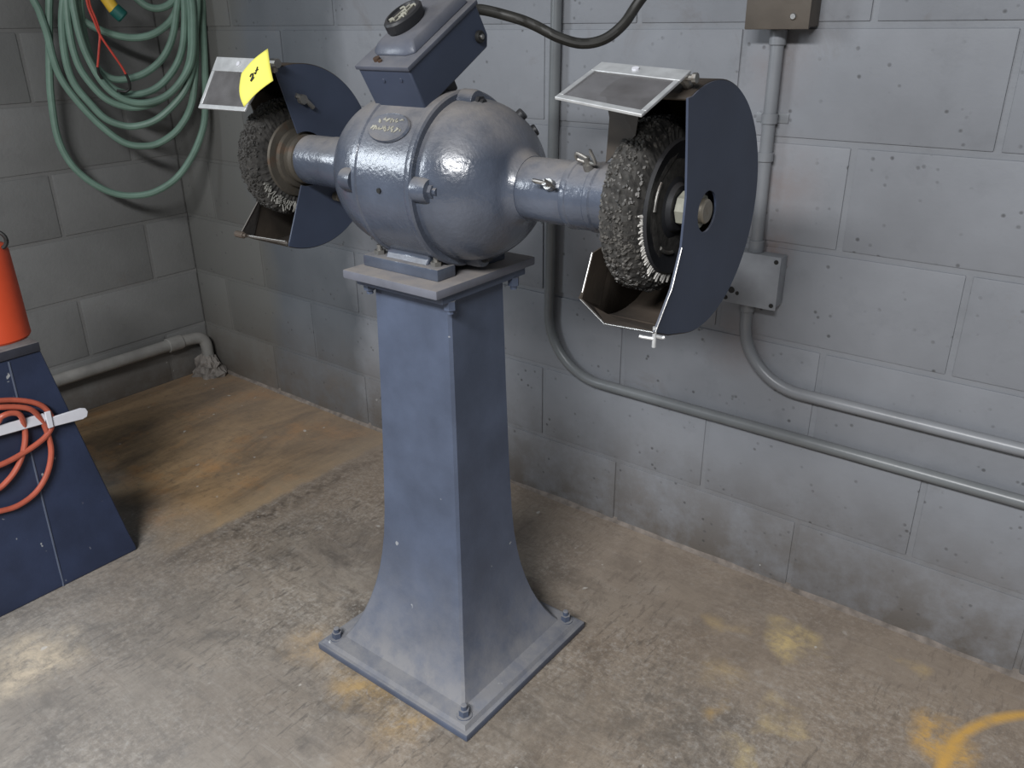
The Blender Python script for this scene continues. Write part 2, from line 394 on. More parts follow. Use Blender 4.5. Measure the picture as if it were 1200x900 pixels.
COURSE, BLK, JT, REC = .2032, .4644, .0115, .0032
ZB = [1.19836 - COURSE * v for v in range(-7, 6)]      # joint heights, top first
ZB = sorted(set(ZB)) ; ZB = [0.0] + ZB
WTOP = ZB[-1]
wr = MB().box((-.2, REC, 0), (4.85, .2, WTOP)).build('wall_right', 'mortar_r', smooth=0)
tag(wr, 'painted concrete block wall carrying the grey conduits behind the grinder', kind='structure')
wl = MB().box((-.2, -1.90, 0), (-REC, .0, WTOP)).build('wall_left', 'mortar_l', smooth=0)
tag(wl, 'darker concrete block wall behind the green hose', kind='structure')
_cache = {}
def block(parent, mat, axis, a0, a1, z0, z1):
    """one block with eased edges, front face on the wall plane, shared mesh per size"""
    L, H = round(a1 - a0, 4), round(z1 - z0, 4)
    key = (axis, L, H, mat)
    if key not in _cache:
        mb = MB()
        if axis == 'x': mb.box((-L / 2, 0, -H / 2), (L / 2, .05, H / 2), .003, 2)
        else: mb.box((-.05, -L / 2, -H / 2), (0, L / 2, H / 2), .003, 2)
        o = mb.build('concrete_block', mat, parent); _cache[key] = o.data
    else:
        o = bpy.data.objects.new('concrete_block', _cache[key]); COL.objects.link(o); o.parent = parent
    c = (a0 + a1) / 2; zc = (z0 + z1) / 2
    wob = random.uniform(-.0006, .0006)
    o.location = (c, wob, zc) if axis == 'x' else (wob, c, zc)
for r in range(len(ZB) - 1):
    z0, z1 = ZB[r], ZB[r + 1]
    if r > 0: z0 += JT / 2
    z1 -= JT / 2
    odd = (r % 2 == 1)                                   # courses counted from the floor
    # right wall: course just below z=1.198 (r=5) has a joint at x=2.498
    off = 2.49796 if odd else 2.49796 - BLK / 2
    xs = [x for x in [off + k * BLK for k in range(-8, 8)] if .04 < x < 4.80]
    xs = [0.0] + xs + [4.85]
    for i in range(len(xs) - 1):
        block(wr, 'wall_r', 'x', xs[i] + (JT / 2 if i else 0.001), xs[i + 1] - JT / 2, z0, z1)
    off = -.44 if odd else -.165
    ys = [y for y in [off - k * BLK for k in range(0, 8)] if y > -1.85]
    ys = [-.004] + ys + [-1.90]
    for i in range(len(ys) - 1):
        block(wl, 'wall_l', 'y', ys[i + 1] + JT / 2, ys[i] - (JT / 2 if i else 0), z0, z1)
# rough mortar fillet where the long wall meets the slab
mb = MB(); rows = []
for i in range(120):
    x = i / 119 * 4.85; k = .0065 + .003 * noise.noise(Vector((x * 7, 0, 0))) + .003 * noise.noise(Vector((x * 31, 3, 0)))
    rows.append([Vector((x, .004, k * 1.5 + .006)), Vector((x, -k * .55, k * .7)), Vector((x, -k * 1.4, -.002)), Vector((x, .004, -.002))])
tag(mb.grid(rows, closed_u=True, cap=True).build('baseboard_right', 'grout'), kind='structure')

# ------------------------------------------------------------------ pedestal grinder
AX, AY, AZ = 1.778, -.595, .975          # motor centre, spindle along X
PX, PY = 1.76, -.595
G0 = Vector((PX, PY, 0))
G = empty('pedestal_grinder', G0, 'blue-grey double-ended bench grinder standing on a flared floor pedestal', 'grinder')
def P_(mb, name, mat, parent=G, **k): return mb.build(name, mat, parent, origin=G0, **k)

# column: concave flare at the foot, gentle taper above
prof = [(.030, .166, .158), (.045, .156, .146), (.065, .146, .135), (.09, .136, .124), (.12, .1265, .1135), (.155, .118, .104),
        (.19, .1115, .0965), (.225, .107, .091), (.27, .1025, .086), (.33, .099, .0825), (.45, .0955, .0785), (.60, .092, .0755), (.805, .0885, .0725)]
mb = MB(); rows = []
for z, a, b in prof:
    c = .005; dx = .006 * min(1, z / .7)
    rows.append([(PX + dx + sx * (a - (c if e else 0)), PY + sy * (b - (0 if e else c)), z) for sx, sy, e in
                 ((-1, -1, 0), (-1, -1, 1), (1, -1, 1), (1, -1, 0), (1, 1, 0), (1, 1, 1), (-1, 1, 1), (-1, 1, 0))])
mb.grid(rows, closed_u=True, cap=True); P_(mb, 'pedestal_column', 'blue', smooth=25)
mb = MB().box((PX - .205, PY - .197, 0), (PX + .207, PY + .197, .017), .004)
rows = []
for z, d in ((.016, .0), (.024, .006), (.031, .036), (.034, .044)):
    rows.append([(PX + sx * (.199 - d), PY + sy * (.191 - d), z) for sx, sy in ((-1, -1), (1, -1), (1, 1), (-1, 1))])
mb.grid(rows, closed_u=True, cap=True); P_(mb, 'base_flange', 'blue')
for sx, sy in ((-1, -1), (1, -1), (1, 1), (-1, 1)):
    x, y = PX + sx * .176, PY + sy * .167
    mb = MB().cyl((x, y, .020), (x, y, .027), .015, 20).cyl((x, y, .026), (x, y, .040), .0105, 6).cyl((x, y, .039), (x, y, .050), .006, 12, bev=.001)
    P_(mb, 'anchor_bolt', 'blue')
# top plate with flange beneath it
PCX, PCY = 1.770, -.592
mb = MB().box((PCX - .108, PCY - .130, .811), (PCX + .108, PCY + .130, .826), .003)
P_(mb, 'top_plate', 'dusty')
mb = MB().box((PCX - .100, PCY - .108, .796), (PCX + .100, PCY + .112, .811), .003)
P_(mb, 'column_flange', 'blue')
for sx, sy in ((1, -1), (1, 1), (-1, -1), (-1, 1)):
    x, y = PCX + sx * .094, PCY + sy * .084
    P_(MB().cyl((x, y, .782), (x, y, .797), .0105, 6).cyl((x, y, .775), (x, y, .784), .006, 12), 'plate_bolt', 'blue')
# motor feet and saddle
for sy in (-1, 1):
    y = AY + sy * .066
    mb = MB().box((1.673, y - .022, .826), (1.846, y + .022, .846), .003)
    P_(mb, 'motor_foot', 'motor')
    for x in (1.695, 1.826):
        P_(MB().cyl((x, y - .002, .845), (x, y - .002, .853), .010, 6).cyl((x, y - .002, .85), (x, y - .002, .862), .005, 10), 'foot_bolt', 'dull_steel')
mb = MB(); rows = []
for z, b in ((.842, .078), (.856, .070), (.875, .076), (.905, .098)):
    rows.append([(1.716, AY - b, z), (1.812, AY - b, z), (1.812, AY + b, z), (1.716, AY + b, z)])
P_(mb.grid(rows, closed_u=True, cap=True), 'motor_saddle', 'motor', bevel=.003)
# motor housing: centre band with raised rims
RB = .1375
X0, X1 = 1.712, 1.843
pr = [(0, .125), (0, RB - .003), (.003, RB), (.010, RB), (.0125, RB - .0025), (.116, RB - .0025), (.119, RB), (.121, RB + .001), (.129, RB + .001), (.132, RB - .002), (.132, .11)]
band = P_(MB().lathe(pr, (X0, AY, AZ), seg=96), 'motor_band', 'motor')
def bell(sgn):
    x = X1 + .001 if sgn > 0 else X0 - .001
    RS = RB - .0105
    pr = [(0, .115), (0, RS), (.006, RS)]
    for k in range(1, 22):
        t = k / 21 * R(64); pr.append((.006 + math.sin(t) * .116, RS * math.cos(t) ** .90))
    a, r = pr[-1]
    pr += [(a + .004, .0555), (a + .010, .0515), (a + .016, .0485), (a + .017, .03)]
    b = P_(MB().lathe(pr, (x, AY, AZ), (sgn, 0, 0), 96), 'end_bell', 'motor')
    for th in (178, 93, 2, 270):                       # bosses with through bolts
        cy, cz = math.cos(R(th)), math.sin(R(th)); rr = .121
        y, z = AY + rr * cy, AZ + rr * cz
        mb = MB().lathe([(0, .020), (.020, .0195), (.027, .0175), (.028, .006)], (x, y, z), (sgn, 0, 0), 20)
        P_(mb, 'bolt_boss', 'motor', b)
        mb = MB().cyl((x + sgn * .026, y, z), (x + sgn * .034, y, z), .0105, 6).cyl((x + sgn * .033, y, z), (x + sgn * .040, y, z), .006, 12)
        P_(mb, 'through_bolt', 'hub' if th != 178 else 'motor', b)
    for th in (40, 62):                                 # small dark plugs on the far side
        n = Vector((sgn * .62, .78 * math.cos(R(th)), .78 * math.sin(R(th)))).normalized()
        c = Vector((x + sgn * .066, AY + .115 * math.cos(R(th)), AZ + .115 * math.sin(R(th))))
        P_(MB().cyl(c - n * .014, c + n * .003, .0095, 14, bev=.0015), 'oil_plug', 'hub', b)
    return b
bell(1); bell(-1)
P_(MB().cyl((1.776, AY - RB + .004, AZ - .003), (1.776, AY - RB - .0005, AZ - .003), .004, 14), 'band_screw', 'black', band)
# oval badge on the band
n = Vector((0, -math.cos(R(40)), math.sin(R(40)))); up = Vector((0, math.sin(R(40)), math.cos(R(40))))
rows = []
for k in (1.0, .93, .86, .45, .02):
    h = {1.0: -.001, .93: .0022, .86: .0012, .45: .0012, .02: .0012}[k]
    row = []
    for i in range(40):
        t = 2 * math.pi * i / 40; xx = .044 * k * math.cos(t); a = R(40) + .026 * k * math.sin(t) / RB
        row.append((1.774 + xx, AY - (RB + h) * math.cos(a), AZ + (RB + h) * math.sin(a)))
    rows.append(row)
bd = P_(MB().grid(rows, closed_u=True), 'name_badge', 'motor', band)
mb = MB()
rnd = random.Random(3)
for row_, (v0, n_) in enumerate(((.010, 6), (-.004, 8))):
    for i in range(n_):
        cx = 1.774 + (i - (n_ - 1) / 2) * .0085; pts = []
        for q in range(5):
            a = R(40) + (v0 + rnd.uniform(-.005, .005)) / RB; rr = RB + .0018
            pts.append((cx + rnd.uniform(-.004, .004), AY - rr * math.cos(a), AZ + rr * math.sin(a)))
        mb.tube(crv(pts, 3), .0012, 5)
P_(mb, 'badge_lettering', 'brass', bd)
# spindle housings
def spindle(sgn):
    xs = AX + sgn * .168
    L = 2.136 - xs if sgn > 0 else xs - 1.452
    r = .0475 if sgn > 0 else .046
    pr = [(0, r - .002), (.006, r), (L * .54, r), (L * .55, r - .001), (L - .004, r - .001), (L, r - .005), (L, .012)]
    return P_(MB().lathe(pr, (xs, AY, AZ), (sgn, 0, 0), 64), 'spindle_housing', 'motor')
sh = spindle(1); spindle(-1)
# clamp ring, wing bolts on the right-hand housing
cl = P_(MB().lathe([(0, .044), (0, .049), (.003, .0505), (.010, .0505), (.012, .0492), (.040, .0492), (.042, .0505), (.050, .0505), (.053, .0485), (.078, .0475), (.080, .044)], (2.050, AY, AZ), (1, 0, 0), 64), 'clamp_ring', 'motor')
for (cx, th, mt) in ((2.036, 158, 'steel'), (2.086, 118, 'dull_steel')):
    n = Vector((0, math.cos(R(th)), math.sin(R(th)))); c = Vector((cx, AY, AZ)) + n * .046
    t = n.cross(Vector((1, 0, 0)))
    mb = MB().cyl(c, c + n * .012, .008, 14).cyl(c + n * .010, c + n * .022, .0045, 10)
    mb.tube(crv([c + n * .014 - Vector((.004, 0, 0)), c + n * .018 - Vector((.016, 0, 0)) , c + n * .027 - Vector((.014, 0, 0)), c + n * .020], 5), .0028, 8)
    mb.tube(crv([c + n * .014 + Vector((.004, 0, 0)), c + n * .016 + Vector((.016, 0, 0)) - t * .004, c + n * .032 + Vector((.010, 0, 0)), c + n * .034 + Vector((.009, 0, 0))], 5), .0024, 8)
    P_(mb, 'wing_bolt', mt, cl if cx > 2.04 else sh)
# shaft
P_(MB().cyl((1.345, AY, AZ), (1.46, AY, AZ), .016, 24), 'spindle_shaft', 'dull_steel')
sf = P_(MB().cyl((2.09, AY, AZ), (2.2595, AY, AZ), .0165, 28, bev=.002), 'spindle_shaft', 'hub_tan')
P_(MB().cyl((2.222, AY, AZ), (2.250, AY, AZ), .0235, 8), 'spindle_nut', 'nut', sf)

# wheels ---------------------------------------------------------------
def wheel(x0, x1, rad, hubr, face):
    """face=+1: outer plate seen on the +x side"""
    mb = MB(); pr = [(0, rad * .62), (0, rad * .76), (.003, rad * .86), (.009, rad * .95)]
    w_ = x1 - x0; N = 9
    for k in range(N + 1): pr.append((.014 + (w_ - .028) * k / N, rad * (1 - .012 * abs(2 * k / N - 1))))
    pr += [(w_ - .009, rad * .95), (w_ - .003, rad * .86), (w_, rad * .76), (w_, rad * .62)]
    mb.lathe(pr, (x0, AY, AZ), (1, 0, 0), 110, jit=.0022)
    wh = P_(mb, 'wire_wheel', 'wheel', smooth=0)
    # tufts standing out of the tread
    mb = MB()
    for k in range(1300):                               # knobbly crushed wire knots
        th = random.uniform(0, 2 * math.pi); f_ = random.uniform(-1, 1); xx = (x0 + x1) / 2 + f_ * (w_ / 2 - .003)
        rr = rad * (1 - .13 * max(0, abs(f_) - .55) / .45) - .0005
        n = Vector((.6 * f_ ** 3, math.cos(th), math.sin(th))).normalized(); c = Vector((xx, AY + math.cos(th) * rr, AZ + math.sin(th) * rr))
        t = Vector((1, 0, 0)); b = n.cross(t).normalized(); t = b.cross(n); a = random.uniform(0, 3.14)
        d1 = (t * math.cos(a) + b * math.sin(a)); d2 = n.cross(d1); l = random.uniform(.0028, .0055); hh = random.uniform(.0008, .0026)
        ring = [d1, d2 * .7, -d1, -d2 * .7]
        q0 = [mb.bm.verts.new(c - n * .003 + d * l) for d in ring]; q1 = [mb.bm.verts.new(c + n * hh + d * l * .55) for d in ring]
        for i in range(4): mb.bm.faces.new((q0[i], q0[(i + 1) % 4], q1[(i + 1) % 4], q1[i]))
        mb.bm.faces.new(q1)
    o = P_(mb, 'tread_tufts', 'tuft' if x0 > 2 else 'wheel', wh, smooth=0); tag(o, kind='stuff')
    return wh
M['tuft'] = plain('grey_wire_tuft', (.070, .066, .060), .5, .85, 110)
wR = wheel(2.152, 2.212, .118, .085, 1)
# dished black flange with slots
hp = P_(MB().lathe([(.0, .03), (.0, .090), (.003, .092), (.007, .089), (.004, .078), (-.002, .05), (.004, .034), (.010, .030), (.010, .012)], (2.210, AY, AZ), (1, 0, 0), 64), 'hub_plate', 'hub', wR)
for th in (158, 250, 20):
    pts = []
    for k in range(7):
        a = R(th + (k - 3) * 6); pts.append((2.2125, AY + .062 * math.cos(a), AZ + .062 * math.sin(a)))
    P_(MB().tube(pts, .0028, 8), 'slot_rim', 'dull_steel', wR)
mb = MB()
for k in range(64):                                     # pale bristle clumps showing round the flange
    a = R(random.choice((random.uniform(178, 230), random.uniform(205, 292)))); r0 = .090; r1 = r0 + random.uniform(.004, .013) * (1.15 if a > R(225) else .75)
    n = Vector((0, math.cos(a), math.sin(a))); t = Vector((0, -math.sin(a), math.cos(a)))
    c0 = Vector((2.2115, AY, AZ)) + n * r0; c1 = Vector((2.2105, AY, AZ)) + n * r1 + t * random.uniform(-.003, .003)
    mb.tube([c0, c1], [.0026, .0012], 5)
tag(P_(mb, 'bristle_ends', 'bristle', wR, smooth=0), kind='stuff')
wL = wheel(1.365, 1.415, .106, .07, 1)
P_(MB().lathe([(0, .02), (0, .070), (.003, .072), (.007, .070), (.008, .056), (.015, .054), (.017, .046), (.026, .045), (.030, .040), (.036, .040), (.036, .015)], (1.414, AY, AZ), (1, 0, 0), 64), 'hub_flange', 'hub_dirty', wL)
mb = MB()
for k in range(110):
    a = R(random.uniform(205, 300)); r0 = random.uniform(.080, .094); r1 = r0 + random.uniform(.004, .012)
    n = Vector((0, math.cos(a), math.sin(a))); t = Vector((0, -math.sin(a), math.cos(a)))
    c0 = Vector((1.4155, AY, AZ)) + n * r0; mb.tube([c0, c0 + n * (r1 - r0) + t * random.uniform(-.006, .006) + Vector((.002, 0, 0))], .0013, 4)
M['bristle_dull'] = plain('dull_bristle', (.20, .195, .175), .7, .4, 90)
tag(P_(mb, 'bristle_ends', 'bristle_dull', wL, smooth=0), kind='stuff')

# guards ---------------------------------------------------------------
GR = .1645
def at(x, dy, dz): return Vector((x, AY + dy, AZ + dz))
def sector(x, a0, a1, rin, rout, n=48):
    rows = []
    for k in range(n + 1):
        a = R(a0 + (a1 - a0) * k / n)
        rows.append([at(x, rin(a) * math.cos(a), rin(a) * math.sin(a)), at(x, rout(a) * math.cos(a), rout(a) * math.sin(a))])
    return MB().grid(rows)
# right-hand guard: outer side plate with the front cut away, shaft hole
def C_(mb, name, mat, parent, **k): return mb.build(name, mat, parent, origin=(0, 0, 0), **k)
def PART(mb, name, mat, **k):
    o = mb.build(name, mat, G, origin=(0, 0, 0), **k); o.location = -G0; return o
rows = []
for k in range(61):
    a = R(117 - k * (117 + 104) / 60); rows.append([Vector((2.132, AY + GR * math.cos(a), AZ + GR * math.sin(a))), Vector((2.257, AY + GR * math.cos(a), AZ + GR * math.sin(a)))])
gR = PART(MB().grid(rows), 'wheel_guard', 'inside', solid=.003)
front = [(-.083, .1465), (-.072, .095), (-.064, .03), (-.068, -.035), (-.088, -.085), (-.124, -.133)]
outl = []
for k in range(61):
    a = R(118 - k * (118 + 107) / 60); outl.append((GR * math.cos(a), GR * math.sin(a)))
full = [(-.079, .1485)] + outl[1:] + [(-.090, -.1475), (-.126, -.1335)] + front[::-1][1:-1]
# star-shaped ring between the outline and the shaft hole
def polar_r(poly, a):
    d = (math.cos(a), math.sin(a)); best = .1
    for i in range(len(poly)):
        (x1, y1), (x2, y2) = poly[i], poly[(i + 1) % len(poly)]
        ex, ey = x2 - x1, y2 - y1; den = d[0] * ey - d[1] * ex
        if abs(den) < 1e-9: continue
        t = (x1 * ey - y1 * ex) / den; u = (x1 * d[1] - y1 * d[0]) / den
        if t > 0 and -1e-6 <= u <= 1 + 1e-6: best = t
    return best
angs = sorted({round(math.atan2(y, x) % (2 * math.pi), 5) for x, y in full} | {round(2 * math.pi * k / 48, 5) for k in range(48)})
rows = []
for a in angs:
    r_ = polar_r(full, a)
    rows.append([at(2.257, .0275 * math.cos(a), .0275 * math.sin(a)), at(2.257, r_ * math.cos(a), r_ * math.sin(a))])
C_(MB().grid(rows, closed_v=True), 'side_plate', 'blue_dark', gR, solid=.003, smooth=0)
XI = 2.132
C_(sector(XI, 112, -134, lambda a: .052, lambda a: GR if math.degrees(a) > -112 else GR - .004 + .0, 60), 'inner_plate', 'inside', gR, solid=.003)
a = R(-104); c, s_ = GR * math.cos(a), GR * math.sin(a)
rows = [[at(XI, c, s_), at(XI + .05, c, s_), at(2.257, c, s_)], [at(XI, -.075, -.138), at(XI + .045, -.082, -.1475), at(2.257, -.086, -.149)],
        [at(XI, -.108, -.1175), at(XI + .043, -.113, -.143), at(2.257, -.126, -.134)]]
C_(MB().grid(rows), 'front_lip', 'inside', gR, solid=.003, smooth=0)
e0, e1, e2 = rows[2]; f0 = at(XI, -.055, -.03)
C_(MB().tube([e0 + Vector((0, -.001, 0)), e1 + Vector((0, -.001, 0)), e2 + Vector((0, -.001, 0))], .0009, 8), 'bright_edge', 'steel', gR)
C_(MB().tube([at(2.259, y, z) for y, z in [(-.126, -.1335), (-.107, -.109), (-.088, -.085), (-.078, -.06), (-.068, -.035)]], .0009, 8), 'bright_edge', 'steel', gR)
lipc = sector(XI, -128, -150, lambda a: .085, lambda a: .161, 6)
C_(MB().tube([at(XI, -.108, -.1175), at(XI, -.082, -.058)], .0009, 8), 'bright_edge', 'steel', gR)
C_(MB().prism([at(XI, -.108, -.1175), at(XI, -.082, -.058), at(XI, -.03, -.05), at(XI, -.06, -.14)], (.002, 0, 0)), 'inner_lip', 'inside', gR)
# wing screw hanging below the lip
c = e2 + Vector((-.001, .004, -.006))
mb = MB().cyl(c + Vector((0, 0, .012)), c + Vector((0, 0, -.016)), .0028, 10)
mb.tube(crv([c + Vector((-.001, -.001, -.004)), c + Vector((-.013, -.006, -.003)), c + Vector((-.018, -.008, -.002))], 4), .0024, 8)
mb.tube(crv([c, c + Vector((.007, .006, -.003)), c + Vector((.011, .008, -.002))], 4), .0024, 8)
C_(mb, 'wing_screw', 'frame', gR)

# left-hand guard: we look at its inner plate, split round the spindle housing
GL = .1675; XLI, XLO = 1.440, 1.330
rows = []
for k in range(61):
    a = R(107.5 - k * (220.5) / 60); rows.append([at(XLO, GL * math.cos(a), GL * math.sin(a)), at(XLI, GL * math.cos(a), GL * math.sin(a))])
gL = PART(MB().grid(rows), 'wheel_guard', 'inside', solid=.003)
C_(sector(XLI, 107.5, -113, lambda a: .050, lambda a: GL, 60), 'inner_plate', 'blue_dark', gL, solid=.003, smooth=0)
C_(sector(XLO, 107.5, -113, lambda a: .022, lambda a: GL, 60), 'side_plate', 'inside', gL, solid=.003, smooth=0)
a = R(-113); c0 = (GL * math.cos(a), GL * math.sin(a))
C_(MB().prism([at(XLO, *c0), at(XLO, -.093, -.140), at(XLO + .012, -.046, -.075), at(XLO, -.02, -.05)], (.003, 0, 0)), 'outer_lip', 'inside_dusty', gL)
rows = [[at(XLO, *c0), at(XLI, *c0)], [at(XLO, -.092, -.142), at(XLI, -.069, -.145)]]
C_(MB().grid(rows), 'front_lip', 'inside_dusty', gL, solid=.003)
C_(MB().tube([at(XLO, -.093, -.141), at(XLI, -.070, -.144)], .0014, 8), 'bright_edge', 'dull_steel', gL)
q = at(XLO, -.094, -.141)
C_(MB().cyl(q + Vector((-.010, 0, 0)), q + Vector((.014, 0, 0)), .0065, 12, bev=.001).cyl(q + Vector((.012, 0, 0)), q + Vector((.020, .001, 0)), .004, 8), 'hinge_bolt', 'rusty', gL)
q = at(XLI + .004, .060, -.079)
C_(MB().cyl(q - Vector((.004, 0, 0)), q + Vector((.010, 0, 0)), .009, 14, bev=.001).tube(crv([q + Vector((.008, 0, 0)), q + Vector((.012, .006, -.014)), q + Vector((.012, .012, -.026))], 5), .0036, 8), 'wing_screw', 'hub_tan', gL)
q = at(XLI + .003, -.012, .115)
C_(MB().tube(crv([q, q + Vector((.004, .016, -.008)), q + Vector((.004, .034, -.024))], 5), .0045, 8).cyl(q + Vector((-.002, .012, -.008)), q + Vector((.008, .012, -.008)), .009, 8), 'shield_arm_bolt', 'dull_steel', gL)

# eye shields ----------------------------------------------------------
def shield(FL, FR, BR, BL, back=.24, edge=.055, mount=None):
    FL, FR, BR, BL = map(Vector, (FL, FR, BR, BL))
    n = (FR - FL).cross(BL - FL).normalized()
    def B(u, v): return FL * (1 - u) * (1 - v) + FR * u * (1 - v) + BR * u * v + BL * (1 - u) * v
    th = .004
    mb = MB()
    for (u0, u1, v0, v1) in ((0, 1, 0, edge * 1.5), (0, edge, edge * 1.5, 1 - back), (1 - edge, 1, edge * 1.5, 1 - back), (0, 1, 1 - back, 1)):
        mb.prism([B(u0, v0) - n * th / 2, B(u1, v0) - n * th / 2, B(u1, v1) - n * th / 2, B(u0, v1) - n * th / 2], n * th)
    sh = PART(mb, 'eye_shield', 'frame', bevel=.0008)
    e2_ = edge * .7
    mb = MB().prism([B(e2_, e2_) - n * .001, B(1 - e2_, e2_) - n * .001, B(1 - e2_, 1 - back * .8) - n * .001, B(e2_, 1 - back * .8) - n * .001], n * .002)
    C_(mb, 'glass_pane', 'glass', sh)
    c = B(.45, 1 - back * .45); C_(MB().cyl(c, c + n * .004, .0045, 12), 'rivet', 'white', sh)
    return sh, B, n
FLp, FRp = py_(650, 115, -.765), py_(752, 136, -.765)
BRp, BLp = py_(810, 84, -.660), py_(705, 74, -.660)
sR, BRf, nR = shield(FLp, FRp, BRp, BLp)
hb = BRf(.98, .98)
C_(MB().cyl(hb - Vector((.010, 0, .006)), hb + Vector((.010, 0, -.006)), .004, 10).cyl(hb + Vector((.007, 0, -.006)), hb + Vector((.012, 0, -.006)), .0062, 8), 'hinge_pin', 'dull_steel', sR)
tgt = at(2.24, -.045, GR * .965)
C_(MB().tube(crv([hb - Vector((.008, 0, .006)), (hb + tgt) / 2 + Vector((0, -.003, -.004)), tgt], 5), .006, 8), 'support_arm', 'dull_steel', sR)
C_(MB().prism([at(2.140, -.060, .148), at(2.185, -.060, .148), at(2.185, -.072, .100), at(2.140, -.068, .062)], (0, .002, 0)), 'spark_plate', 'inside', gR)
f_l, f_r = py_(233, 127, -.705), py_(287, 131, -.705)
b_r, b_l = py_(322, 70, -.650), py_(255, 67, -.650)
sL, BLf, nL = shield(f_l, f_r, b_r, b_l, back=.27)
hb = BLf(.99, .97)
tgt = at(XLI - .004, -.046, GL * .94)
C_(MB().tube(crv([hb - Vector((.004, 0, .004)), (hb + tgt) / 2 + Vector((0, 0, .003)), tgt], 5), .006, 8).cyl(hb - Vector((.008, 0, .003)), hb + Vector((.012, 0, -.003)), .008, 10), 'support_arm', 'dull_steel', sL)

# switch box -----------------------------------------------------------
th30 = R(29.84)
TL = Vector((0, math.cos(th30), math.sin(th30))); TH = Vector((0, -math.sin(th30), math.cos(th30))); TX = Vector((1, 0, 0))
T0 = Vector((1.712, -.6978, 1.1481))
BX = Matrix((( TX.x, TL.x, TH.x, T0.x), (TX.y, TL.y, TH.y, T0.y), (TX.z, TL.z, TH.z, T0.z), (0, 0, 0, 1)))
def bxp(x, l, h): return BX @ Vector((x, l, h))
BW, BLn, BH = .108, .180, .071
side = [(0, -.002), (.180, -.002), (.182, -.055), (.172, -.071), (.012, -.071), (.0, -.069)]
sbx = PART(MB().prism([bxp(0, l, h) for l, h in side], TX * BW), 'switch_box', 'blue_dark', bevel=.0025)
C_(MB().box((-.0025, -.0025, -.004), (BW + .0025, BLn + .0025, .0025), .0015, mat=BX), 'box_lid', 'lid', sbx)
# raised cover on the lid with a rounded end
mb = MB(); rows = []
for h, d in ((.002, 0), (.006, .001), (.013, .006), (.017, .011)):
    rows.append([bxp(x, l, h) for x, l in ((.010 + d, .034 + d * 1.4), (.024 + d, .026 + d * 1.4), (BW - .024 - d, .026 + d * 1.4), (BW - .010 - d, .034 + d * 1.4), (BW - .010 - d, .176 - d), (.010 + d, .176 - d))])
C_(mb.grid(rows, closed_u=True, cap=True), 'raised_cover', 'lid', sbx, bevel=.002)
# oval switch handle
kc = (.043, .090); rows = []
for h, k in ((.015, .88), (.021, 1.0), (.033, 1.02), (.036, .93), (.0365, .80), (.033, .74), (.033, .02)):
    rows.append([bxp(kc[0] + .0235 * k * math.cos(2 * math.pi * i / 40), kc[1] + .038 * k * math.sin(2 * math.pi * i / 40), h) for i in range(40)])
kn = tag(C_(MB().grid(rows, closed_u=True), 'switch_knob', 'hub', sbx), 'black oval knob with worn marking')
mb = MB()
for q in range(6):
    x, l = kc[0] + random.uniform(-.009, .009), kc[1] + (q - 2.5) * .008
    mb.tube(crv([bxp(x - .006, l, .034), bxp(x, l + .003, .0355), bxp(x + .006, l - .001, .034)], 4), .0017, 6)
for q in (-1, 1): mb.tube([bxp(kc[0] + q * .006, kc[1] - .024, .034), bxp(kc[0] + q * .004, kc[1] + .024, .034)], .0016, 6)
C_(mb, 'worn_marking', 'brass', kn)
C_(MB().cyl(bxp(.034, .014, .001), bxp(.034, .014, .007), .0055, 10).cyl(bxp(.043, .011, .001), bxp(.043, .011, .005), .0035, 8), 'lid_screw', 'rusty', sbx)
C_(MB().cyl(bxp(.045, -.0015, -.022), bxp(.045, .003, -.022), .003, 12), 'face_rivet', 'blue_dark', sbx)
C_(MB().cyl(bxp(.083, -.0015, -.020), bxp(.083, .003, -.020), .003, 12), 'face_rivet', 'blue_dark', sbx)
q = px_(561, 43, 1.82)
C_(MB().cyl(q - TX * .002, q + TX * .006, .0095, 18, bev=.001), 'side_grommet', 'black', sbx)
C_(MB().cyl(q + TX * .005, q + TX * .009, .0042, 12, bev=.001), 'side_screw', 'steel', sbx)
C_(MB().box((.03, .06, -.10), (.085, .10, -.069), .003, mat=BX), 'box_bracket', 'hub', sbx)
C_(MB().cyl(bxp(.070, .178, -.030), bxp(.070, .196, -.030), .015, 16, bev=.001), 'cable_gland', 'hub', sbx)

# power cable: leaves the back of the switch box, sags, then climbs the wall
g0 = bxp(.070, .186, -.030)
YC = g0.y
pts = [g0, g0 + TL * .03 + Vector((.004, 0, -.002))]
for (x, y), Y in (((600, 20), YC + .055), ((625, 29), YC + .075), ((655, 44), YC + .095), ((682, 51), YC + .115), ((708, 46), YC + .135), ((730, 29), YC + .155), ((746, 6), YC + .175)):
    pts.append(py_(x, y, Y))
l_ = pts[-1]
pts += [l_ + Vector((.03, .03, .06)), l_ + Vector((.04, .08, .16)), Vector((l_.x + .04, -.03, 1.52)), Vector((l_.x + .04, .0, 1.60))]
cab = MB().tube(crv(pts, 8), .0085, 12).build('power_cable', 'cable', origin=(0, 0, 0))
tag(cab, 'thick black power cable sagging from the back of the switch box', 'cable')

